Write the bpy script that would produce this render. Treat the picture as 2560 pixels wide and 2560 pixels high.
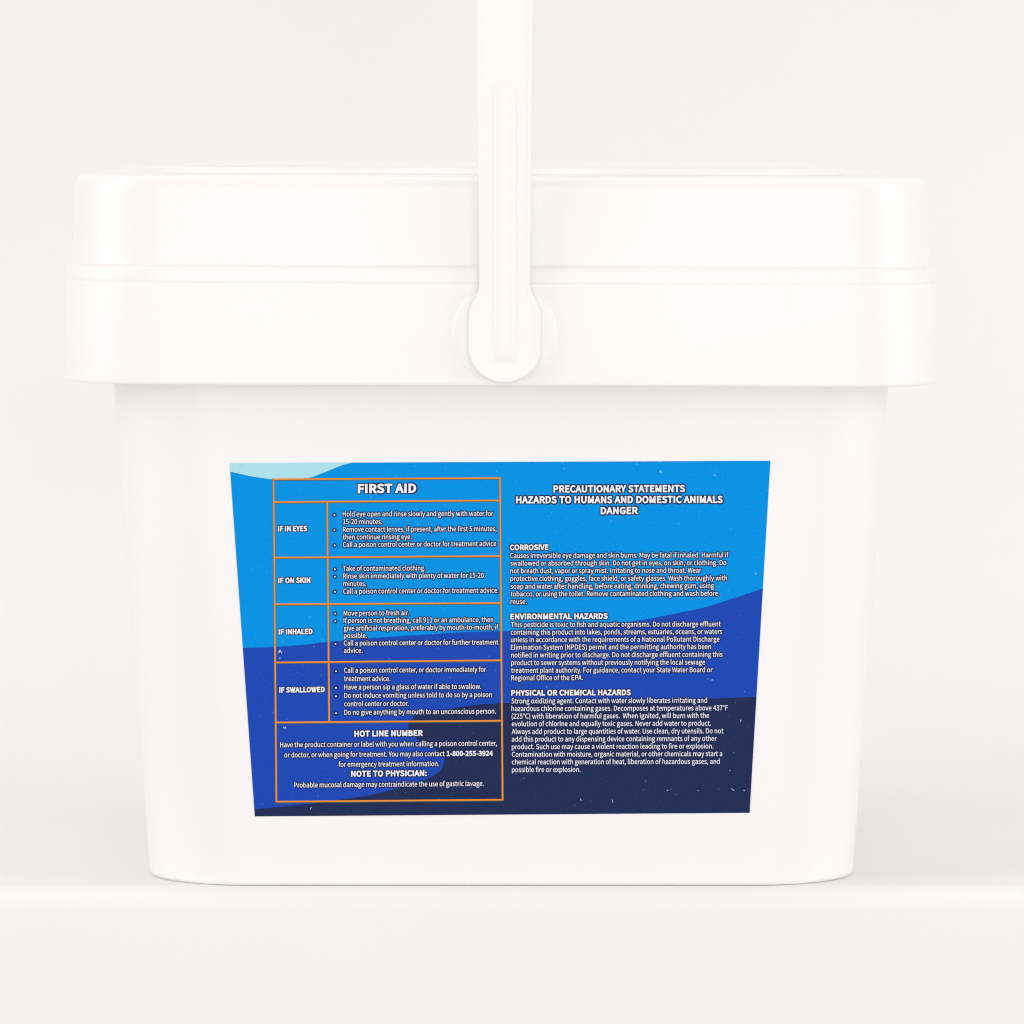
import bpy, bmesh, math, random
import numpy as np
from mathutils import Vector, Matrix
from mathutils.geometry import tessellate_polygon

# ---------------------------------------------------------------- scene, camera, light, exposure
for o in list(bpy.data.objects):
    bpy.data.objects.remove(o)
S = bpy.context.scene
COL = S.collection
S.render.engine = 'CYCLES'
S.cycles.max_bounces = 12
S.cycles.diffuse_bounces = 8
S.cycles.sample_clamp_indirect = 4
S.cycles.use_denoising = True
S.cycles.denoiser = 'OPENIMAGEDENOISE'
S.cycles.denoising_input_passes = 'RGB_ALBEDO_NORMAL'
S.cycles.denoising_prefilter = 'NONE'              # keeps the fine print crisp
S.cycles.use_adaptive_sampling = False
S.cycles.pixel_filter_type = 'BLACKMAN_HARRIS'
S.cycles.filter_width = 1.15
S.view_settings.view_transform = 'Standard'
S.view_settings.look = 'None'
S.view_settings.gamma = 1
S.view_settings.use_curve_mapping = False
S.view_settings.exposure = 0.0

CAM = np.array((0.0, -1.9, 0.276))
PITCH = math.radians(4.264)
FPX, HALF = 13775.0, 1280.0                      # focal length and half frame, in photograph pixels
cam = bpy.data.cameras.new('camera')
cam.sensor_width = 36
cam.lens = FPX / 2560 * 36
cam.clip_start, cam.clip_end = 0.05, 50
cam.dof.use_dof = True
cam.dof.focus_distance = 1.93
cam.dof.aperture_fstop = 11
co = bpy.data.objects.new('camera', cam)
COL.objects.link(co)
co.location = CAM
co.rotation_euler = (math.pi / 2 - PITCH, 0, 0)
S.camera = co

W = bpy.data.worlds.new('World')
S.world = W
W.use_nodes = True
bg = W.node_tree.nodes['Background']
bg.inputs[0].default_value = (1.0, 0.966, 0.962, 1)
bg.inputs[1].default_value = 0.685

def softbox(name, loc, target, size, power, color):
    l = bpy.data.lights.new(name, 'AREA')
    l.shape = 'RECTANGLE'
    l.size, l.size_y = size
    l.energy = power
    l.color = color
    o = bpy.data.objects.new(name, l)
    COL.objects.link(o)
    o.location = loc
    o.rotation_euler = (Vector(target) - Vector(loc)).to_track_quat('-Z', 'Y').to_euler()
    return o

softbox('key_softbox', (-1.6, -0.8, 0.75), (0, -1.5, 0.1), (1.6, 1.4), 14.6, (1.0, 0.98, 0.977))
softbox('fill_softbox', (1.7, -0.8, 0.55), (0, -1.5, 0.1), (1.6, 1.4), 13.4, (1.0, 0.98, 0.977))
softbox('front_softbox', (0.2, -2.0, 0.12), (0, 0.05, 0.1), (1.6, 1.4), 10.8, (1.0, 0.98, 0.977))
softbox('top_softbox', (0.0, 0.36, 1.5), (0, 0.30, 0), (1.8, 0.7), 4.9, (1.0, 0.98, 0.977))

# ---------------------------------------------------------------- helpers
def principled(name, color, rough=0.4, spec=0.5, sss=0.0, mottling=0.0, scale=6.0, bump=0.0, bump_scale=400.0):
    m = bpy.data.materials.new(name)
    m.use_nodes = True
    nt = m.node_tree
    b = nt.nodes['Principled BSDF']
    b.inputs['Base Color'].default_value = (*color, 1)
    b.inputs['Roughness'].default_value = rough
    b.inputs['Specular IOR Level'].default_value = spec
    if sss:
        b.inputs['Subsurface Weight'].default_value = sss
        b.inputs['Subsurface Radius'].default_value = (1.0, 0.75, 0.68)
        b.inputs['Subsurface Scale'].default_value = 0.006
    tc = nt.nodes.new('ShaderNodeTexCoord')
    if mottling:
        n = nt.nodes.new('ShaderNodeTexNoise')
        n.inputs['Scale'].default_value = scale
        n.inputs['Detail'].default_value = 4
        nt.links.new(tc.outputs['Object'], n.inputs['Vector'])
        r = nt.nodes.new('ShaderNodeMapRange')
        r.inputs['From Min'].default_value, r.inputs['From Max'].default_value = 0.3, 0.7
        r.inputs['To Min'].default_value, r.inputs['To Max'].default_value = 1 - mottling, 1 + mottling * 0.4
        nt.links.new(n.outputs['Fac'], r.inputs['Value'])
        mx = nt.nodes.new('ShaderNodeMix')
        mx.data_type, mx.blend_type = 'RGBA', 'MULTIPLY'
        mx.inputs[0].default_value = 1
        mx.inputs[6].default_value = (*color, 1)
        nt.links.new(r.outputs[0], mx.inputs[7])
        nt.links.new(mx.outputs[2], b.inputs['Base Color'])
    if bump:
        n2 = nt.nodes.new('ShaderNodeTexNoise')
        n2.inputs['Scale'].default_value = bump_scale
        n2.inputs['Detail'].default_value = 2
        nt.links.new(tc.outputs['Object'], n2.inputs['Vector'])
        bp = nt.nodes.new('ShaderNodeBump')
        bp.inputs['Strength'].default_value = bump
        bp.inputs['Distance'].default_value = 0.001
        nt.links.new(n2.outputs['Fac'], bp.inputs['Height'])
        nt.links.new(bp.outputs[0], b.inputs['Normal'])
    return m

def ink(name, color, grain=0.12, fleck=(0.75, 0.83, 0.9), dust=0.25):
    """Printed ink: fine halftone grain and tiny pale pinholes where the ink missed the plastic."""
    m = bpy.data.materials.new(name)
    m.use_nodes = True
    nt = m.node_tree
    b = nt.nodes['Principled BSDF']
    b.inputs['Roughness'].default_value = 0.5
    b.inputs['Specular IOR Level'].default_value = 0.0
    tc = nt.nodes.new('ShaderNodeTexCoord')
    mp = nt.nodes.new('ShaderNodeMapping')
    mp.inputs['Scale'].default_value = (1, 1, 0)
    nt.links.new(tc.outputs['Object'], mp.inputs['Vector'])
    def noise(scale, detail, lo, hi, a, c):
        n = nt.nodes.new('ShaderNodeTexNoise')
        n.inputs['Scale'].default_value = scale
        n.inputs['Detail'].default_value = detail
        nt.links.new(mp.outputs[0], n.inputs['Vector'])
        r = nt.nodes.new('ShaderNodeMapRange')
        r.inputs['From Min'].default_value, r.inputs['From Max'].default_value = lo, hi
        r.inputs['To Min'].default_value, r.inputs['To Max'].default_value = a, c
        nt.links.new(n.outputs['Fac'], r.inputs['Value'])
        return r.outputs[0]
    g = noise(1500, 2, 0.3, 0.7, 0.0, grain)
    mx = nt.nodes.new('ShaderNodeMix'); mx.data_type = 'RGBA'
    mx.inputs[6].default_value = (*color, 1)
    mx.inputs[7].default_value = tuple(min(1, 0.55 * v + 0.45 * f) for v, f in zip(color, fleck)) + (1,)
    nt.links.new(g, mx.inputs[0])
    d1 = noise(900, 3, 0.715, 0.80, 0.0, dust)
    d2 = noise(340, 5, 0.73, 0.80, 0.0, dust)
    ad = nt.nodes.new('ShaderNodeMath'); ad.operation = 'ADD'; ad.use_clamp = True
    nt.links.new(d1, ad.inputs[0]); nt.links.new(d2, ad.inputs[1])
    m2 = nt.nodes.new('ShaderNodeMix'); m2.data_type = 'RGBA'
    m2.inputs[7].default_value = (*fleck, 1)
    nt.links.new(ad.outputs[0], m2.inputs[0])
    nt.links.new(mx.outputs[2], m2.inputs[6])
    nt.links.new(m2.outputs[2], b.inputs['Base Color'])
    return m

def link(name, me, mats, parent=None, smooth=None):
    o = bpy.data.objects.new(name, me)
    COL.objects.link(o)
    for m in (mats if isinstance(mats, (list, tuple)) else [mats]):
        me.materials.append(m)
    if parent:
        o.parent = parent
    return o

def bm_object(name, bm, mats, parent=None, sharp=38):
    bmesh.ops.recalc_face_normals(bm, faces=bm.faces)
    lim = math.radians(sharp)
    for f in bm.faces:
        f.smooth = True
    for e in bm.edges:
        if len(e.link_faces) == 2 and e.calc_face_angle(0) > lim:
            e.smooth = False
    me = bpy.data.meshes.new(name)
    bm.to_mesh(me)
    bm.free()
    o = link(name, me, mats, parent)
    w = o.modifiers.new('weighted_normal', 'WEIGHTED_NORMAL')
    w.keep_sharp = True
    w.weight = 80
    return o

def round_ring(hx, y0, y1, r, z, cx=0.0, n=10):
    """A rounded rectangle outline, x in cx +- hx, y from y0 to y1."""
    pts = []
    for qx, qy, a0 in ((cx + hx - r, y1 - r, 0), (cx - hx + r, y1 - r, 90), (cx - hx + r, y0 + r, 180), (cx + hx - r, y0 + r, 270)):
        for k in range(n + 1):
            a = math.radians(a0 + 90 * k / n)
            pts.append((qx + r * math.cos(a), qy + r * math.sin(a), z))
    return pts

def loft(rings, cap_first=True, cap_last=True):
    bm = bmesh.new()
    rows = [[bm.verts.new(p) for p in ring] for ring in rings]
    n = len(rows[0])
    for a, b in zip(rows, rows[1:]):
        for i in range(n):
            bm.faces.new((a[i], a[(i + 1) % n], b[(i + 1) % n], b[i]))
    if cap_first:
        bm.faces.new(rows[0][::-1])
    if cap_last:
        bm.faces.new(rows[-1])
    return bm

# ---------------------------------------------------------------- materials
PLASTIC = principled('white_plastic', (0.90, 0.885, 0.879), 0.33, 0.42, 0.0, 0.012, 9, 0.02, 260)
LID_PLASTIC = principled('white_lid_plastic', (0.888, 0.877, 0.868), 0.25, 0.45, 0.0, 0.012, 9, 0.02, 260)
PAPER = principled('white_paper', (0.866, 0.846, 0.845), 0.8, 0.15, 0.0, 0.02, 5, 0.03, 900)
SKY_INK = ink('sky_blue_ink', (0.0, 0.275, 0.75), 0.07, (0.25, 0.72, 0.95))
ROYAL_INK = ink('royal_blue_ink', (0.010, 0.062, 0.445), 0.05, (0.50, 0.62, 0.92))
NAVY_INK = ink('navy_ink', (0.016, 0.027, 0.090), 0.03, (0.5, 0.56, 0.75), 0.35)
PALE_INK = ink('pale_aqua_ink', (0.40, 0.74, 0.81), 0.06, (0.85, 0.9, 0.92))
OUTLINE_INK = principled('dark_outline_ink', (0.010, 0.018, 0.085), 0.5, 0.1)
ORANGE_INK = principled('orange_ink', (0.85, 0.275, 0.018), 0.5, 0.15)
WHITE_INK = principled('white_ink', (0.88, 0.88, 0.91), 0.5, 0.15)
FLECK = principled('bare_fleck', (0.48, 0.58, 0.74), 0.5, 0.15)

# ---------------------------------------------------------------- the setting: a white paper sweep over the table edge
Y_EDGE = 0.026
prof = [(Y_EDGE - 0.004, -0.9)]
R = 0.009
prof.append((Y_EDGE - 0.0032, -0.03))
for k in range(9):
    a = math.radians(180 - 90 * k / 8)
    prof.append((Y_EDGE - 0.003 + R + R * math.cos(a), -R + R * math.sin(a)))
prof += [(0.08, 0.0), (0.2, 0.0)]
CY, CR = 0.50, 0.32
for k in range(13):
    a = math.radians(-90 + 90 * k / 12)
    prof.append((CY + CR * math.cos(a), CR + CR * math.sin(a)))
prof.append((CY + CR + 0.002, 2.4))
bm = bmesh.new()
xs = [-2.2, -1.0, -0.5, -0.2, 0, 0.2, 0.5, 1.0, 2.2]
rows = [[bm.verts.new((x, y, z)) for x in xs] for y, z in prof]
for a, b in zip(rows, rows[1:]):
    for i in range(len(xs) - 1):
        bm.faces.new((a[i], a[i + 1], b[i + 1], b[i]))
sweep = bm_object('backdrop', bm, PAPER, sharp=60)
sweep.modifiers.clear()
sweep['kind'] = 'structure'
sweep['label'] = 'seamless white paper backdrop draped over the table edge'

# ---------------------------------------------------------------- the bucket
CX = -0.0038
bucket = bpy.data.objects.new('bucket', None)
COL.objects.link(bucket)
bucket.location = (CX, 0.15, 0)
bucket['label'] = 'white square plastic bucket with lid, strap handle and blue first aid label'
bucket['category'] = 'bucket'
OFF = Matrix.Translation((-CX, -0.15, 0))        # parts are modelled in world coordinates round the bucket

def adopt(o):
    o.parent = bucket
    o.matrix_basis = OFF @ o.matrix_basis
    return o

DEPTH = 0.27
def face_y(z):                                    # where the sloping front face stands at height z
    return 0.029 - z / 0.172 * 0.013
def body_hx(z):
    return 0.1262 + z / 0.172 * 0.0107
def body_ring(z, inset=0.0, r=0.034):
    y0 = face_y(z) + inset
    return round_ring(body_hx(z) - inset, y0, DEPTH - y0, max(r - inset, 0.004), z, CX)

rings = []
RB = 0.0016
for k in range(7):
    a = math.radians(90 * k / 6)
    rings.append(body_ring(RB - RB * math.cos(a), RB - RB * math.sin(a)))
rings[0] = body_ring(0.0002, RB)
for z in (0.012, 0.05, 0.10, 0.15, 0.17, 0.186):
    rings.append(body_ring(z))
body = adopt(bm_object('body', loft(rings), PLASTIC))

TILT = math.radians(0.22)                         # collar and lid sit very slightly askew
def askew(o, z):
    p = Vector((CX, 0.135, z))
    o.matrix_basis = Matrix.Translation(p) @ Matrix.Rotation(TILT, 4, 'Y') @ Matrix.Translation(-p)
    return adopt(o)

def band(profile, r):
    """rings from (z, half width, front y) triples"""
    return [round_ring(hx, y0, DEPTH - y0, r - (y0 if y0 > 0 else 0) * 0.6, z, CX, 12) for z, hx, y0 in profile]

rim_prof = [(0.1790, 0.1385, 0.0150), (0.1782, 0.1512, 0.0022), (0.1779, 0.1520, 0.0014), (0.1781, 0.1529, 0.0005), (0.1790, 0.1534, 0.0000),
            (0.1950, 0.1533, 0.0001), (0.2126, 0.1530, 0.0004), (0.2131, 0.15295, 0.00045), (0.21335, 0.1527, 0.0007), (0.2134, 0.1500, 0.0034)]
rim = askew(bm_object('rim', loft(band(rim_prof, 0.036)), PLASTIC), 0.195)

lid_prof = [(0.2128, 0.1490, 0.0044), (0.2130, 0.1524, 0.0010), (0.2133, 0.1526, 0.0008), (0.2136, 0.15275, 0.00065), (0.2146, 0.1528, 0.0006), (0.2172, 0.1526, 0.0008),
            (0.2180, 0.1524, 0.0010), (0.2185, 0.1520, 0.0014), (0.2189, 0.1515, 0.0020), (0.2192, 0.1512, 0.0026), (0.2202, 0.1510, 0.0030),
            (0.2350, 0.1504, 0.0037), (0.2462, 0.1499, 0.0043), (0.2480, 0.1495, 0.0047), (0.2492, 0.1487, 0.0055), (0.2499, 0.1476, 0.0066), (0.2500, 0.1465, 0.0080),
            (0.2501, 0.1300, 0.0220), (0.2503, 0.1225, 0.0260), (0.2512, 0.1200, 0.0275), (0.2522, 0.1180, 0.0290), (0.2529, 0.1150, 0.0310), (0.2531, 0.1100, 0.0360)]
lid = askew(bm_object('lid', loft(band(lid_prof, 0.036)), LID_PLASTIC), 0.2137)

# ---------------------------------------------------------------- the strap handle
HX = -0.0025                                      # the handle stands a touch right of centre
def handle_path():
    pts = []
    yf, yb, zs, zt = -0.0034, DEPTH + 0.0034, 0.300, 0.372
    for k in range(25):
        pts.append((yf, 0.1796 + (zs - 0.1796) * k / 24))
    n = 22
    ym, hy, hz = (yf + yb) / 2, (yb - yf) / 2, zt - zs
    for k in range(1, n):
        a = math.pi - math.pi * k / n
        c, s = math.cos(a), math.sin(a)
        e = 0.62
        pts.append((ym + hy * math.copysign(abs(c) ** e, c), zs + hz * abs(s) ** e))
    for k in range(25):
        pts.append((yb, zs - (zs - 0.1796) * k / 24))
    return pts
path = handle_path()
def strap_section(half, rib):
    """(across, outward) outline of the strap: two raised side beads and a round rib down the middle"""
    T = 0.0016
    outer = []
    for u, t in ((-1.0, -0.0004), (-1.0, 0.0009), (-0.97, 0.0012), (-0.91, 0.0013), (-0.85, 0.0012), (-0.79, 0.0010), (-0.46, 0.0009)):
        outer.append((u * half, t))
    for k in range(11):
        a = math.pi - math.pi * k / 10
        outer.append((min(0.0036, 0.42 * half) * math.cos(a), 0.0009 + rib * 0.0011 * math.sin(a)))
    for u, t in ((0.46, 0.0009), (0.79, 0.0010), (0.85, 0.0012), (0.91, 0.0013), (0.97, 0.0012), (1.0, 0.0009), (1.0, -0.0004)):
        outer.append((u * half, t))
    outer += [(0.95 * half, -T), (-0.95 * half, -T)]
    return outer
bm = bmesh.new()
rows = []
fine = []
for (a, b) in zip(path, path[1:]):
    m = 6 if abs(a[0] - b[0]) < 1e-6 else 1
    for k in range(m):
        fine.append((a[0] + (b[0] - a[0]) * k / m, a[1] + (b[1] - a[1]) * k / m))
fine.append(path[-1])
for i, (y, z) in enumerate(fine):
    p0, p1 = fine[max(i - 1, 0)], fine[min(i + 1, len(fine) - 1)]
    t = Vector((0, p1[0] - p0[0], p1[1] - p0[1])).normalized()
    nrm = Vector((0, -t.z, t.y))
    half = 0.00875 + max(0, min(1, (z - 0.22) / 0.09)) * 0.0009
    e = max(0.0, min(1.0, (0.2128 - z) / 0.010))              # the strap swells into a round eye where it is pinned
    half += 0.0036 * (0.5 - 0.5 * math.cos(math.pi * e))
    if z < 0.1905:
        half *= max(0.04, 1 - ((0.1905 - z) / 0.0110) ** 2) ** 0.5
    rib = max(0.0, min(1.0, (0.2825 - z) / 0.006)) ** 0.5
    rib *= max(0.0, min(1.0, (z - 0.1865) / 0.006)) ** 0.5
    rows.append([bm.verts.new((HX + u, y + nrm.y * w, z + nrm.z * w)) for u, w in strap_section(half, rib)])
n = len(rows[0])
for a, b in zip(rows, rows[1:]):
    for i in range(n):
        bm.faces.new((a[i], a[(i + 1) % n], b[(i + 1) % n], b[i]))
bm.faces.new(rows[0][::-1]); bm.faces.new(rows[-1])
handle = adopt(bm_object('handle', bm, PLASTIC, sharp=50))

def plate(outline, y_base, layers, sgn):
    """a plate seen from the front: (inset, height) layers stacked outwards from y_base"""
    bm = bmesh.new()
    cu = sum(p[0] for p in outline) / len(outline); cv = sum(p[1] for p in outline) / len(outline)
    rows = []
    N = len(outline)
    for inset, h in layers:
        row = []
        for i in range(N):
            a, p, b = Vector(outline[i - 1]), Vector(outline[i]), Vector(outline[(i + 1) % N])
            t = (b - a).normalized()
            nn = Vector((-t.y, t.x))
            q = p + nn * inset
            row.append(bm.verts.new((q.x, y_base - sgn * h, q.y)))
        rows.append(row)
    for a, b in zip(rows, rows[1:]):
        for i in range(N):
            bm.faces.new((a[i], a[(i + 1) % N], b[(i + 1) % N], b[i]))
    bm.faces.new(rows[0]); bm.faces.new(rows[-1])
    return bm

for yb, sgn in ((0.0004, 1), (DEPTH - 0.0004, -1)):
    oval = [(HX + 0.0183 * math.copysign(abs(math.cos(t)) ** 0.85, math.cos(t)), 0.1956 + 0.0160 * math.copysign(abs(math.sin(t)) ** 0.85, math.sin(t))) for t in [2 * math.pi * k / 48 for k in range(48)]]
    pad = bm_object('handle_mount', plate(oval, yb, [(0, 0), (0.0003, 0.0004), (0.0012, 0.0008), (0.0026, 0.0011), (0.0045, 0.0012)], sgn), PLASTIC, rim)
    pad.matrix_basis = rim.matrix_basis.inverted() @ OFF

# ---------------------------------------------------------------- the printed label, on the sloping front face
VUP = np.array((0.0, -0.013, 0.172)); VUP /= np.linalg.norm(VUP)
UAX = np.array((1.0, 0, 0))
NRM = np.cross(UAX, VUP)                          # towards the viewer
ZC = 0.088
ORG = np.array((CX, face_y(ZC), ZC)) + NRM * 0.00012
RIGHT = np.array((1.0, 0, 0)); FWD = np.array((0, math.cos(PITCH), -math.sin(PITCH))); UP = np.array((0, math.sin(PITCH), math.cos(PITCH)))
def uv(pts):
    """measured photograph pixels -> metres on the label's own flat sheet"""
    p = np.asarray(pts, float).reshape(-1, 2)
    d = FWD[None] + (p[:, :1] - HALF) / FPX * RIGHT[None] - (p[:, 1:] - HALF) / FPX * UP[None]
    t = ((ORG - CAM) @ NRM) / (d @ NRM)
    q = CAM + d * t[:, None] - ORG
    return np.stack((q @ UAX, q @ VUP), 1)

LABEL_M = Matrix(((UAX[0], VUP[0], NRM[0], ORG[0]), (UAX[1], VUP[1], NRM[1], ORG[1]), (UAX[2], VUP[2], NRM[2], ORG[2]), (0, 0, 0, 1)))

class Sheet:
    """flat shapes collected into one mesh, each at its own tiny height above the sheet"""
    def __init__(self):
        self.v, self.f, self.m = [], [], []
    def add(self, verts2, tris, z, mat):
        b = len(self.v)
        if np.isscalar(z):
            z = [z] * len(verts2)
        self.v += [(float(x), float(y), float(h)) for (x, y), h in zip(verts2, z)]
        self.f += [tuple(b + i for i in t) for t in tris]
        self.m += [mat] * len(tris)
    def poly(self, px, z, mat):
        q = uv(px)
        tris = tessellate_polygon([[Vector((x, y, 0)) for x, y in q]])
        self.add(q, tris, z, mat)
    def build(self, name, mats, parent=None):
        me = bpy.data.meshes.new(name)
        me.from_pydata(self.v, [], self.f)
        me.polygons.foreach_set('material_index', self.m)
        up = [p.normal.z < 0 for p in me.polygons]
        if any(up):
            bm = bmesh.new(); bm.from_mesh(me)
            bmesh.ops.reverse_faces(bm, faces=[f for f in bm.faces if f.normal.z < 0])
            bm.to_mesh(me); bm.free()
        return link(name, me, mats, parent)

def spline(pts, n=6):
    """a smooth line through measured points"""
    p = np.array([pts[0]] + list(pts) + [pts[-1]], float)
    out = []
    for i in range(1, len(p) - 2):
        for k in range(n):
            t = k / n
            out.append(tuple(0.5 * (2 * p[i] + (p[i + 1] - p[i - 1]) * t + (2 * p[i - 1] - 5 * p[i] + 4 * p[i + 1] - p[i + 2]) * t * t
                                    + (3 * p[i] - p[i - 1] - 3 * p[i + 1] + p[i + 2]) * t ** 3)))
    out.append(tuple(p[-2]))
    return out

TL, TR, BR, BL = (574, 1158), (1926, 1152), (1874, 2032), (637, 2041)
wave1 = spline([(607, 1620), (690, 1617), (755, 1612), (817, 1605), (918, 1596), (1000, 1590), (1082, 1585), (1165, 1580), (1277, 1577.5), (1380, 1574), (1480, 1567), (1598, 1551), (1687, 1534), (1762, 1518), (1836, 1495), (1907, 1471)])
wave2 = spline([(636, 2023), (709, 2016), (784, 2008), (858, 1998), (933, 1986), (1007, 1967), (1067, 1947), (1097, 1930), (1108, 1913), (1110, 1894), (1097, 1878), (1074, 1866), (1048, 1852), (1030, 1835), (1021, 1820), (1024, 1805), (1037, 1791), (1063, 1783), (1119, 1773), (1175, 1764), (1253, 1758), (1400, 1755), (1600, 1752), (1769, 1747), (1891, 1742)])
pale = spline([(575.5, 1179), (625, 1190), (679, 1198), (725, 1199.5), (774, 1194), (800, 1185), (828, 1174), (855, 1163), (880, 1156.7)])
sh = Sheet()
sh.poly([TL, TR, BR, BL], 0, 0)
sh.poly([TL] + pale, 2e-5, 1)
sh.poly(wave1 + [BR, BL], 2e-5, 2)
sh.poly(wave2 + [BR, BL], 4e-5, 3)
# bare flecks where the ink has been scratched away
rng = random.Random(4)
def fleck(x, y, w, h, ang=0.0):
    c, s = math.cos(ang), math.sin(ang)
    n = 7
    pts = []
    for k in range(n):
        a = 2 * math.pi * k / n
        r = 0.75 + 0.5 * rng.random()
        dx, dy = 0.85 * w * r * math.cos(a), 0.85 * h * r * math.sin(a)
        pts.append((x + dx * c - dy * s, y + dx * s + dy * c))
    sh.poly(pts, 5e-5, 4)
for x, y, w, h, a in ((699, 1628, 5, 3.0, -.3), (697, 1631, 1.6, 3, 0), (704, 1631, 1.4, 3, 0), (699.5, 1645, 2, 1.7, 0), (711, 1820, 1.5, 5, -.8), (714, 1818, 1.2, 3, .9),
                      (1650, 1178, 1.4, 4.5, .3), (1653, 1180, 1.2, 3.5, -.2), (1787, 1188, 1.1, 4, -.8), (1889, 1434, 2, 1.8, 0), (1770, 1697, 1.4, 1.4, 0), (1780, 1700, 2.2, 1.4, -.6),
                      (1406, 1154.5, 2.5, 1.6, 0), (1649, 1154, 2.2, 1.4, 0), (1592, 1160, 2, 1.2, -.4), (1411, 1171, 1.5, 1.5, 0), (600, 1165, 5, 1.6, -1.0), (606, 1166, 4, 1.4, -.9), (1367, 1717, 1.2, 2, .4),
                      (1669, 1976, 1.8, 1.6, 0), (1745, 1976, 1.2, 1.4, 0), (1860, 1976, 1.7, 1.6, 0), (1852, 1802, 1, 3.5, .1), (1531, 2002, .9, 5, -.3), (1452, 1999, .9, 4, -.2), (1832, 1974, 1, 7, -.9), (777, 2020, 1, 4, .4), (1150, 1751, 1.5, 1.4, 0)):
    fleck(x, y, w, h, a)
for k in range(170):
    t = rng.random(); s = rng.random()
    x = (TL[0] * (1 - t) + BL[0] * t) * (1 - s) + (TR[0] * (1 - t) + BR[0] * t) * s
    y = TL[1] + 8 + (BL[1] - TL[1] - 20) * t - 7 * s
    w = rng.choice((0.4, 0.5, 0.6, 0.7, 0.9))
    fleck(x, y, w, w * rng.choice((1, 1, 1.5, 3)), rng.uniform(-1, 1))
label = sh.build('label', [SKY_INK, PALE_INK, ROYAL_INK, NAVY_INK, FLECK])
label.matrix_basis = LABEL_M
adopt(label)
label['label'] = 'blue wave patterned label printed with white first aid and hazard text'

# orange table lines
LW = 1.85
grid = Sheet()
def rule(a, b, z, mat=0, w=LW, ext=0.0):
    a, b = np.array(a, float), np.array(b, float)
    d = (b - a) / np.linalg.norm(b - a)
    nn = np.array((-d[1], d[0]))
    a, b = a - d * ext, b + d * ext
    grid.poly([a + nn * w, b + nn * w, b - nn * w, a - nn * w], z, mat)
hl = [((684, 1198), (1250, 1195)), ((685, 1255), (1250.5, 1251)), ((687, 1394), (1251.5, 1390)), ((688, 1510.5), (1252, 1507.5)), ((689, 1656), (1253.5, 1650.5)), ((690, 1806), (1254.5, 1801.5)), ((691, 2004), (1256.5, 1999))]
for a, b in hl:
    rule(a, b, 9.0e-5, 0, LW, LW)
    rule((a[0], a[1] + 1), (b[0], b[1] + 1), 6.6e-5, 1, LW + 1.1, LW + 1)
for a, b in (((684, 1198), (691, 2004)), ((818, 1253), (823, 1804)), ((1250, 1195), (1256.5, 1999))):
    rule(a, b, 8.6e-5)
    rule(a, b, 6.2e-5, 1, LW + 1.0)
RULE_SHADE = principled('olive_edge_ink', (0.10, 0.12, 0.08), 0.5, 0.1)
border = grid.build('table_border', [ORANGE_INK, RULE_SHADE], label)

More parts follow.
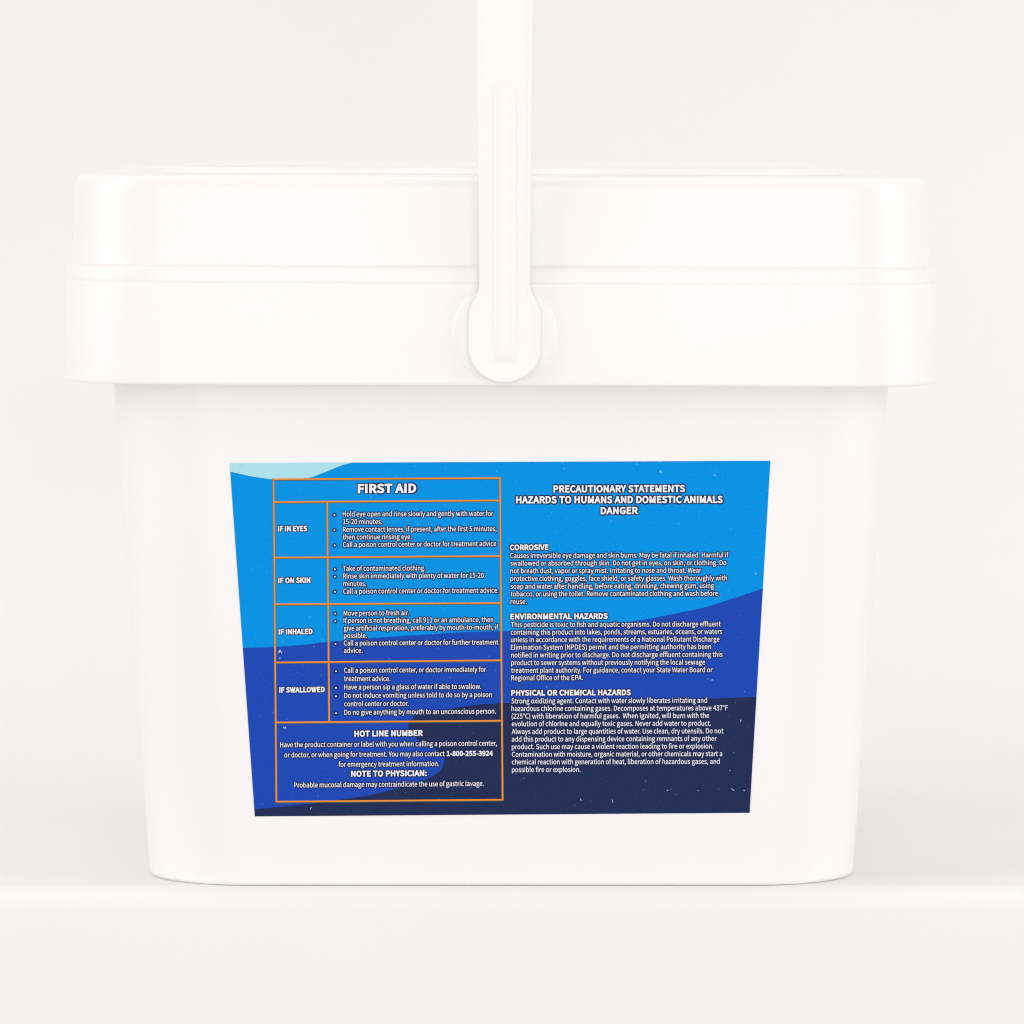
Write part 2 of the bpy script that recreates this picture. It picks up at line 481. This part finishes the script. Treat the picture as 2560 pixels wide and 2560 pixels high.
# ---------------------------------------------------------------- lettering: outlines of a humanist sans, in 1/1000 em
GLYPHS = """A547|4,0,87,0,151,202,393,202,456,0,544,0,320,660,227,660;172,267,204,369,270,592,274,592,340,369,372,267
B592|91,0,301,0,431,21,519,86,551,194,513,300,417,351,417,356,488,410,513,499,484,592,404,644,286,660,91,660;174,380,174,594,276,594,392,570,431,488,394,409,272,380;174,67,174,315,289,315,387,303,448,264,469,196,448,123,386,80,289,67
C574|339,-12,453,13,542,83,496,136,427,81,343,61,234,94,163,188,138,332,164,475,237,566,346,599,421,582,481,537,526,591,451,647,345,672,228,648,136,581,74,473,52,330,74,186,134,79,225,11
D619|91,0,259,0,391,23,487,88,546,192,566,332,546,472,487,575,390,638,256,660,91,660;174,68,174,592,249,592,378,562,455,474,481,332,455,190,378,100,249,68
E530|91,0,481,0,481,71,174,71,174,312,424,312,424,383,174,383,174,590,471,590,471,660,91,660
F497|91,0,174,0,174,296,426,296,426,366,174,366,174,590,471,590,471,660,91,660
G620|350,-12,469,10,554,65,554,342,337,342,337,273,477,273,477,100,426,71,358,61,238,94,164,188,138,332,165,475,241,566,357,599,441,581,500,537,545,591,470,646,355,672,234,648,138,581,75,473,52,330,74,186,136,79,230,11
H655|91,0,174,0,174,312,482,312,482,0,565,0,565,660,482,660,482,384,174,384,174,660,91,660
I264|91,0,174,0,174,660,91,660
K582|91,0,174,0,174,209,287,344,485,0,578,0,339,410,547,660,452,660,176,329,174,329,174,660,91,660
L489|91,0,463,0,463,71,174,71,174,660,91,660
M731|91,0,166,0,166,366,155,560,158,560,212,410,337,67,393,67,517,410,570,560,574,560,563,366,563,0,640,0,640,660,540,660,414,307,368,169,365,169,317,307,191,660,91,660
N651|91,0,169,0,169,347,159,553,163,553,234,417,475,0,560,0,560,660,481,660,481,317,493,108,488,108,417,244,176,660,91,660
O668|334,-12,448,12,537,81,595,189,616,332,595,475,537,581,448,648,334,672,220,648,131,581,73,475,52,332,73,189,131,81,220,12;334,61,230,95,162,189,138,332,162,475,230,566,334,599,438,566,506,475,530,332,506,189,438,95
P570|91,0,174,0,174,263,283,263,410,285,495,352,526,466,495,581,409,642,279,660,91,660;174,330,174,592,268,592,365,581,424,542,443,466,424,389,368,345,272,330
R572|174,347,174,592,285,592,372,581,426,544,445,475,426,404,372,361,285,347;453,0,547,0,379,289,457,324,509,386,528,475,498,584,417,643,297,660,91,660,91,0,174,0,174,280,293,280
S537|274,-12,393,14,470,81,498,176,459,288,362,352,268,393,194,432,158,503,192,573,282,599,365,582,432,538,475,591,391,649,282,672,175,649,101,588,74,497,118,386,208,328,303,286,382,243,413,168,377,91,275,61,176,84,93,143,43,86,145,15
T539|228,0,312,0,312,590,511,590,511,660,28,660,28,590,228,590
U649|325,-12,419,3,494,51,544,138,562,272,562,660,482,660,482,270,461,146,404,80,325,61,247,80,192,146,171,270,171,660,88,660,88,272,106,138,156,51,231,3
V518|212,0,308,0,518,660,433,660,327,303,263,85,259,85,195,303,88,660,1,660
W791|163,0,262,0,360,398,393,548,397,548,429,398,529,0,630,0,766,660,687,660,616,301,580,86,574,86,528,301,436,660,359,660,268,301,222,86,218,86,178,301,109,660,23,660
Y478|197,0,280,0,280,256,479,660,393,660,308,474,241,329,238,329,173,474,87,660,-1,660,197,256
Z543|45,0,501,0,501,71,148,71,496,610,496,660,77,660,77,590,393,590,45,50
a507|195,-12,281,9,357,59,360,59,367,0,435,0,435,301,418,407,363,476,266,502,157,480,74,438,105,381,172,417,252,433,333,395,353,310,183,276,85,216,53,127,94,25;219,55,157,73,132,132,181,210,353,255,353,119,286,71
b556|298,-12,403,19,480,109,511,252,488,384,422,470,316,502,235,481,162,433,166,520,166,717,83,717,83,0,149,0,156,50,159,50,228,5;285,58,229,69,166,108,166,366,233,415,295,432,371,409,412,347,425,251,407,147,357,81
c459|276,-12,360,5,434,50,398,105,346,71,283,57,203,80,151,145,131,244,152,343,206,408,285,432,338,420,383,390,424,444,364,484,282,502,165,471,80,383,47,244,77,106,159,19
d558|249,-12,331,9,398,58,401,58,408,0,475,0,475,717,393,717,393,529,397,445,334,486,259,502,155,470,78,381,48,244,73,105,143,18;267,58,194,80,148,144,132,245,152,343,202,408,274,432,333,420,393,381,393,124,332,74
e499|281,-12,370,3,441,38,412,93,355,64,290,54,208,75,152,134,128,225,457,225,461,272,438,393,372,473,266,502,159,470,79,382,47,244,79,106,162,19;127,284,175,396,267,436,357,397,389,284
f293|30,422,96,422,96,0,178,0,178,422,282,422,282,489,178,489,178,566,195,638,248,663,303,649,321,713,283,724,239,728,159,709,112,653,96,567,96,489,30,484
g508|248,-225,379,-201,465,-140,495,-56,476,10,419,48,325,60,229,60,161,75,143,113,152,147,175,172,210,159,247,155,338,176,402,235,426,325,415,383,386,426,486,426,486,489,316,489,247,502,156,480,90,420,64,327,84,249,128,195,128,192,91,155,74,101,86,52,118,21,118,16,65,-34,46,-95,72,-166,142,-210;247,211,174,242,143,327,174,411,247,441,321,411,351,327,320,242;259,-168,155,-145,118,-83,130,-40,167,0,231,-7,315,-7,389,-21,414,-69,372,-138
h547|83,0,166,0,166,355,232,411,299,429,370,399,392,299,392,0,474,0,474,310,458,415,409,479,324,502,235,477,162,420,166,520,166,717,83,717
i248|83,0,166,0,166,489,83,489;124,590,164,605,179,645,164,683,124,698,85,683,70,645,85,605
j248|32,-218,110,-198,153,-142,166,-56,166,489,84,489,84,-56,72,-126,23,-152,-23,-143,-40,-205;124,590,164,605,179,645,164,683,124,698,85,683,69,645,85,605
k497|83,0,164,0,164,129,256,236,399,0,488,0,303,292,466,489,375,489,167,231,164,231,164,717,83,717
l256|169,-12,217,-5,205,59,188,57,172,65,166,92,166,717,83,717,83,97,103,17
m834|83,0,166,0,166,355,230,411,288,429,357,399,379,299,379,0,461,0,461,355,526,411,584,429,653,399,675,299,675,0,757,0,757,310,741,415,692,479,610,502,525,475,448,408,401,476,312,502,231,477,160,418,158,418,150,489,83,489
n549|83,0,166,0,166,355,232,411,299,429,370,399,392,299,392,0,474,0,474,310,458,415,409,479,324,502,234,477,160,418,158,418,150,489,83,489
o546|273,-12,385,19,467,106,499,244,467,383,385,471,273,502,161,471,79,383,47,244,79,106,161,19;273,57,199,80,149,145,131,244,149,343,199,408,273,432,347,408,397,343,415,244,397,145,347,80
p558|83,-206,166,-206,166,-41,163,45,231,3,298,-12,403,19,480,109,511,252,488,384,422,470,316,502,233,481,160,432,158,432,150,489,83,489;285,58,229,69,166,108,166,366,233,415,295,432,371,409,412,347,425,251,407,147,357,81
q558|393,-206,475,-206,475,489,410,489,402,443,400,443,335,486,259,502,155,470,78,381,48,244,73,105,143,18,249,-12,330,8,397,57,393,-32;267,58,194,80,148,144,132,245,152,343,202,408,274,432,333,420,393,381,393,124,332,74
r349|83,0,166,0,166,314,224,402,288,428,336,420,351,491,299,502,222,474,160,400,158,400,150,489,83,489
s421|211,-12,308,8,368,60,388,133,365,207,310,252,240,282,166,315,134,366,156,417,225,438,284,425,336,394,375,446,309,485,224,502,133,483,76,433,56,363,101,270,198,222,274,186,310,129,286,75,213,52,135,68,68,111,29,56,111,8
t339|236,-12,282,-6,327,6,311,68,255,55,196,79,179,149,179,422,312,422,312,489,179,489,179,627,111,627,102,489,24,484,24,422,97,422,97,151,110,65,154,9
u547|226,-12,314,12,387,77,390,77,396,0,465,0,465,489,383,489,383,142,318,79,250,59,180,90,158,189,158,489,76,489,76,179,92,74,141,10
v469|188,0,285,0,457,489,376,489,284,211,239,67,234,67,189,211,97,489,12,489
w722|160,0,256,0,325,262,358,404,363,404,396,264,466,0,566,0,699,489,619,489,548,206,519,70,514,70,480,206,403,489,323,489,247,206,214,70,210,70,181,206,108,489,24,489
x448|14,0,100,0,166,114,215,202,220,202,273,114,345,0,435,0,274,247,422,489,337,489,276,382,233,300,229,300,181,382,115,489,26,489,175,255
y469|91,-211,174,-188,233,-128,274,-41,457,489,377,489,289,218,249,79,245,79,196,218,97,489,12,489,208,-1,197,-38,155,-113,87,-143,50,-135,33,-201
z428|32,0,402,0,402,67,135,67,393,445,393,489,59,489,59,422,289,422,32,44
0500|250,-12,359,26,430,141,456,332,430,522,359,635,250,672,141,635,70,522,45,332,70,141,141,26;250,55,184,84,140,174,124,332,140,489,184,578,250,607,316,578,360,489,376,332,360,174,316,84
1500|79,0,441,0,441,68,309,68,309,660,246,660,186,633,109,613,109,561,227,561,227,68,79,68
2500|40,0,455,0,455,71,272,71,164,65,300,208,390,345,423,478,399,580,333,648,231,672,122,645,36,575,84,529,146,583,221,605,312,568,342,475,310,354,210,214,40,49
3500|237,-12,344,11,420,75,449,176,409,287,310,344,310,348,395,407,427,507,402,596,334,652,234,672,132,649,50,593,95,541,157,587,231,605,313,576,343,501,326,436,268,391,160,375,160,312,282,295,346,249,366,179,328,90,231,57,136,80,68,132,26,79,109,16
4500|306,0,384,0,384,182,472,182,472,248,384,248,384,660,293,660,18,236,18,182,306,182;306,248,104,248,254,473,307,570,311,570,306,450
5500|236,-12,341,15,421,92,452,214,425,334,353,403,253,425,200,418,154,399,171,590,420,590,420,660,99,660,77,352,122,324,174,353,231,363,331,323,368,212,349,129,299,76,228,57,132,79,66,130,24,76,108,15
6500|271,-12,366,15,435,90,461,203,438,318,375,387,277,410,199,389,128,330,153,492,214,579,298,604,356,590,402,554,449,604,384,653,294,672,202,652,124,590,71,480,50,315,80,134,158,25;130,265,198,330,264,348,353,309,383,203,350,94,271,53,200,78,152,149
7500|178,0,264,0,284,229,341,422,457,610,457,660,44,660,44,590,365,590,261,412,203,224
8500|252,-12,360,11,432,72,458,158,425,267,348,332,348,337,406,402,435,496,413,586,351,647,254,670,161,649,97,590,73,502,100,413,162,350,162,347,79,276,41,164,69,73,143,11;297,358,193,413,148,502,177,580,253,609,335,575,365,492,347,422;253,50,154,84,114,171,140,257,205,321,292,282,355,234,380,161,345,81
9500|212,-12,301,9,378,73,431,188,451,358,422,533,343,637,229,672,134,645,66,570,40,457,62,343,126,274,222,250,303,272,374,330,347,169,288,82,209,57,148,70,97,107,52,56,119,8;373,400,304,332,235,312,147,351,117,457,149,567,230,608,302,584,350,514
.250|125,-12,167,6,185,50,167,96,125,113,83,96,66,50,83,6
,250|68,-171,164,-97,199,17,181,88,130,113,86,98,68,56,86,14,128,-2,138,-1,113,-73,48,-122
-312|41,221,272,221,272,284,41,284
(304|215,-176,266,-154,179,54,151,280,179,505,266,713,215,737,118,524,83,280,118,36
)304|89,-176,186,36,222,280,186,524,89,737,38,713,125,505,154,280,125,54,38,-154
:250|125,351,167,368,185,414,167,460,125,477,83,460,66,414,83,368;125,-12,167,6,185,50,167,96,125,113,83,96,66,50,83,6
°333|167,432,255,467,293,560,255,654,167,689,79,654,41,560,79,467;167,478,112,501,91,560,112,620,167,644,222,620,243,560,222,501
 202|"""
FONT = {}
for row in GLYPHS.split('\n'):
    ch, rest = row[0], row[1:]
    adv, polys = rest.split('|')
    FONT[ch] = (int(adv), [np.array(list(map(int, p.split(','))), float).reshape(-1, 2) for p in polys.split(';')] if polys else [])
KERN = {'To': -60, 'Ta': -60, 'Wa': -30, 'We': -30, 'AT': -40, 'TA': -50, 'AY': -50, 'AU': -8, 'r.': -50, 'y.': -50, 'w.': -40, 'y,': -50, 'r,': -50, 'P.': -60, 'fi': -20, 'ff': -12, 'fl': -15, 'AV': -40, 'PA': -40, 'rt': 0, 'Yo': -45, 'vo': -8, 'LY': -50, 'RT': -10, 'A ': -20, ' A': -20, '7°': -20, 'e.': -5, 'A.': -10}

def flat_mesh(cu):
    """fill or bevel a curve and hand back its vertices and triangles"""
    ob = bpy.data.objects.new('t', cu)
    COL.objects.link(ob)
    dg = bpy.context.evaluated_depsgraph_get()
    me = bpy.data.meshes.new_from_object(ob.evaluated_get(dg))
    v = np.array([x.co[:] for x in me.vertices]).reshape(-1, 3)
    f = [tuple(p.vertices) for p in me.polygons]
    bpy.data.objects.remove(ob); bpy.data.meshes.remove(me); bpy.data.curves.remove(cu)
    return v, f
def glyph_curve(ch):
    cu = bpy.data.curves.new('g', 'CURVE')
    cu.dimensions = '2D'
    for poly in FONT[ch][1]:
        sp = cu.splines.new('POLY')
        sp.points.add(len(poly) - 1)
        for p, (x, y) in zip(sp.points, poly):
            p.co = (x / 1000, y / 1000, 0, 1)
        sp.use_cyclic_u = True
    return cu
CACHE = {}
def glyph(ch, weight, stroke):
    key = (ch, weight, stroke)
    if key not in CACHE:
        cu = glyph_curve(ch); cu.fill_mode = 'BOTH'; cu.offset = weight
        fill = flat_mesh(cu)
        cu = glyph_curve(ch); cu.dimensions = '3D'; cu.fill_mode = 'FULL'
        cu.bevel_depth = weight + stroke; cu.bevel_resolution = 1; cu.use_fill_caps = False
        halo = flat_mesh(cu)
        CACHE[key] = (fill, halo)
    return CACHE[key]

STYLE = {'body': (0.004, 0.15, 12.3), 'row': (0.045, 0.15, 12.0), 'head': (0.042, 0.15, 13.2), 'title': (0.046, 0.115, 20.5), 'phone': (0.035, 0.115, 11.6)}
class Text(Sheet):
    def line(self, s, x0, x1, y0, y1, style='body', cap=None):
        weight, stroke, c = STYLE[style]
        c = cap or c
        pen, place = 0.0, []
        for i, ch in enumerate(s):
            place.append((ch, pen))
            pen += FONT[ch][0] + KERN.get(s[i:i + 2], 0) + weight * 1000 * 0.9
        vis = [(ch, p) for ch, p in place if FONT[ch][1]]
        lo = vis[0][1] + min(q[:, 0].min() for q in FONT[vis[0][0]][1])
        hi = vis[-1][1] + max(q[:, 0].max() for q in FONT[vis[-1][0]][1])
        kx = (x1 - x0) / (hi - lo)
        ky = c / 660
        for i, (ch, p) in enumerate(vis):
            (fv, ff), (hv, hf) = glyph(ch, weight, stroke)
            for v, f, base, mat in ((fv, ff, 1.30e-4 + (i % 3) * 4e-6, 0), (hv, hf, 7.0e-5, 1)):
                gx = v[:, 0] * 1000 + p - lo
                px = x0 + gx * kx
                py = y0 + (y1 - y0) * gx / (hi - lo) - v[:, 1] * 1000 * ky
                q = uv(np.stack((px, py), 1))
                z = base + (np.zeros(len(v)) if mat == 0 else np.maximum(v[:, 2], -0.02) / (weight + stroke) * 4.0e-5 + (i % 5) * 1.5e-6)
                self.add(q, f, z, mat)
        return self
    def bullet(self, x, y):
        for r, z, mat in ((5.6, 9e-5, 1), (2.1, 1.2e-4, 0)):
            pts = [(x + r * math.cos(a), y + r * math.sin(a)) for a in [2 * math.pi * k / 14 for k in range(14)]]
            self.poly(pts, z, mat)
        return self
    def done(self, name):
        return self.build(name, [WHITE_INK, OUTLINE_INK], label)

K = 720 / 1932                                    # the measuring crops were enlarged by 1/K
def mk(ox, oy):
    return lambda t, s, x0, x1, y0, y1=None, st='body', cap=None: t.line(s, ox + x0 * K, ox + x1 * K, oy + y0 * K, oy + (y0 if y1 is None else y1) * K, st, cap)
A, B, C, D = mk(560, 1130), mk(560, 1600), mk(1240, 1130), mk(1240, 1600)
def ba(t, *ps):
    for x, y in ps:
        t.bullet(560 + x * K, 1130 + y * K)
def bb(t, *ps):
    for x, y in ps:
        t.bullet(560 + x * K, 1600 + y * K)

t = Text(); A(t, 'FIRST AID', 902, 1285, 273, 270, 'title'); t.done('heading_text')
for s, x0, x1, y0, y1, fn in (('IF IN EYES', 364, 556, 531, 529, A), ('IF ON SKIN', 366, 577, 878, 875, A), ('IF INHALED', 369, 592, 1222, 1219, A), ('IF SWALLOWED', 373, 674, 351, 347, B)):
    t = Text(); fn(t, s, x0, x1, y0, y1, 'row'); t.done('row_title')

t = Text()
A(t, 'Hold eye open and rinse slowly and gently with water for', 797, 1806, 432, 428)
A(t, '15-20 minutes.', 799, 1060, 483)
A(t, 'Remove contact lenses, if present, after the first 5 minutes,', 798, 1828, 535, 530)
A(t, 'then continue rinsing eye.', 798, 1258, 586, 584)
A(t, 'Call a poison control center or doctor for treatment advice', 798, 1826, 637, 630)
ba(t, (741, 422), (741, 524), (742, 626)); t.done('instruction_text')

t = Text()
A(t, 'Take of contaminated clothing.', 798, 1350, 797, 794)
A(t, 'Rinse skin immediately with plenty of water for 15-20', 799, 1742, 848, 843)
A(t, 'minutes.', 800, 953, 899)
A(t, 'Call a poison control center or doctor for treatment advice.', 800, 1840, 950, 943)
ba(t, (744, 787), (744, 836), (744, 937)); t.done('instruction_text')

t = Text()
A(t, 'Move person to fresh air.', 803, 1240, 1097, 1094)
A(t, 'If person is not breathing, call 911 or an ambulance, then', 803, 1806, 1146, 1140)
A(t, 'give artificial respiration, preferably by mouth-to-mouth, if', 804, 1840, 1198, 1190)
A(t, 'possible.', 805, 958, 1247)
A(t, 'Call a poison control center or doctor for further treatment', 804, 1840, 1298, 1291)
B(t, 'advice.', 804, 930, 86)
ba(t, (747, 1084), (747, 1135), (748, 1287)); t.done('instruction_text')

t = Text()
B(t, 'Call a poison control center, or doctor immediately for', 806, 1758, 219, 213)
B(t, 'treatment advice.', 806, 1115, 275)
B(t, 'Have a person sip a glass of water if able to swallow.', 807, 1724, 332, 327)
B(t, 'Do not induce vomiting unless told to do so by a poison', 807, 1796, 388, 382)
B(t, 'control center or doctor.', 807, 1238, 444, 441)
B(t, 'Do no give anything by mouth to an unconscious person.', 807, 1824, 501, 493)
bb(t, (751, 209), (751, 321), (751, 377), (752, 491)); t.done('instruction_text')

t = Text(); B(t, 'HOT LINE NUMBER', 877, 1330, 646, 641, 'head'); t.done('heading_text')
t = Text()
B(t, 'Have the product container or label with you when calling a poison control center,', 377, 1830, 719, 708)
B(t, 'or doctor, or when going for treatment. You may also contact', 405, 1480, 787, 778)
B(t, '1-800-255-3924', 1496, 1802, 777, 775, 'phone')
B(t, 'for emergency treatment information.', 769, 1443, 850, 845); t.done('hotline_text')
t = Text(); B(t, 'NOTE TO PHYSICIAN:', 855, 1358, 915, 910, 'head'); t.done('heading_text')
t = Text(); B(t, 'Probable mucosal damage may contraindicate the use of gastric lavage.', 471, 1742, 989, 978); t.done('note_text')

t = Text()
C(t, 'PRECAUTIONARY STATEMENTS', 388, 1265, 269, 266, 'head', 16)
C(t, 'HAZARDS TO HUMANS AND DOMESTIC ANIMALS', 137, 1518, 342, 339, 'head', 16)
C(t, 'DANGER', 705, 948, 415, 413, 'head', 16); t.done('heading_text')
t = Text(); C(t, 'CORROSIVE', 95, 350, 657, 655, 'head', 12.6); t.done('heading_text')
t = Text()
C(t, 'Causes irreversible eye damage and skin burns. May be fatal if inhaled. Harmful if', 95, 1560, 711, 706)
C(t, 'swallowed or absorbed through skin. Do not get in eyes, on skin, or clothing. Do', 96, 1545, 762, 758)
C(t, 'not breath dust, vapor or spray mist. Irritating to nose and throat. Wear', 97, 1377, 813, 809)
C(t, 'protective clothing, goggles, face shield, or safety glasses. Wash thoroughly with', 97, 1549, 865, 861)
C(t, 'soap and water after handling, before eating, drinking, chewing gum, using', 98, 1462, 917, 912)
C(t, 'tobacco, or using the toilet. Remove contaminated clothing and wash before', 98, 1488, 968, 964)
C(t, 'reuse.', 98, 206, 1019); t.done('hazard_text')
t = Text(); C(t, 'ENVIRONMENTAL HAZARDS', 99, 747, 1120, 1117, 'head', 12.6); t.done('heading_text')
t = Text()
C(t, 'This pesticide is toxic to fish and aquatic organisms. Do not discharge effluent', 100, 1507, 1174, 1169)
C(t, 'containing this product into lakes, ponds, streams, estuaries, oceans, or waters', 99, 1517, 1225, 1220)
C(t, 'unless in accordance with the requirements of a National Pollutant Discharge', 100, 1499, 1275, 1271)
C(t, 'Elimination System (NPDES) permit and the permitting authority has been', 100, 1442, 1326, 1321)
D(t, 'notified in writing prior to discharge. Do not discharge effluent containing this', 102, 1519, 117, 112)
D(t, 'product to sewer systems without previously notifying the local sewage', 102, 1402, 168, 164)
D(t, 'treatment plant authority. For guidance, contact your State Water Board or', 102, 1453, 219, 215)
D(t, 'Regional Office of the EPA.', 102, 582, 270, 268); t.done('hazard_text')
t = Text(); D(t, 'PHYSICAL OR CHEMICAL HAZARDS', 104, 902, 371, 368, 'head', 12.6); t.done('heading_text')
t = Text()
D(t, 'Strong oxidizing agent. Contact with water slowly liberates irritating and', 104, 1415, 425, 420)
D(t, 'hazardous chlorine containing gases. Decomposes at temperatures above 437°F', 104, 1555, 476, 471)
D(t, '(225°C) with liberation of harmful gases.  When ignited, will burn with the', 105, 1429, 527, 522)
D(t, 'evolution of chlorine and equally toxic gases. Never add water to product.', 106, 1442, 578, 574)
D(t, 'Always add product to large quantities of water. Use clean, dry utensils. Do not', 106, 1525, 630, 625)
D(t, 'add this product to any dispensing device containing remnants of any other', 106, 1480, 681, 676)
D(t, 'product. Such use may cause a violent reaction leading to fire or explosion.', 106, 1458, 732, 727)
D(t, 'Contamination with moisture, organic material, or other chemicals may start a', 107, 1517, 783, 778)
D(t, 'chemical reaction with generation of heat, liberation of hazardous gases, and', 107, 1500, 834, 830)
D(t, 'possible fire or explosion.', 107, 567, 886, 884); t.done('hazard_text')
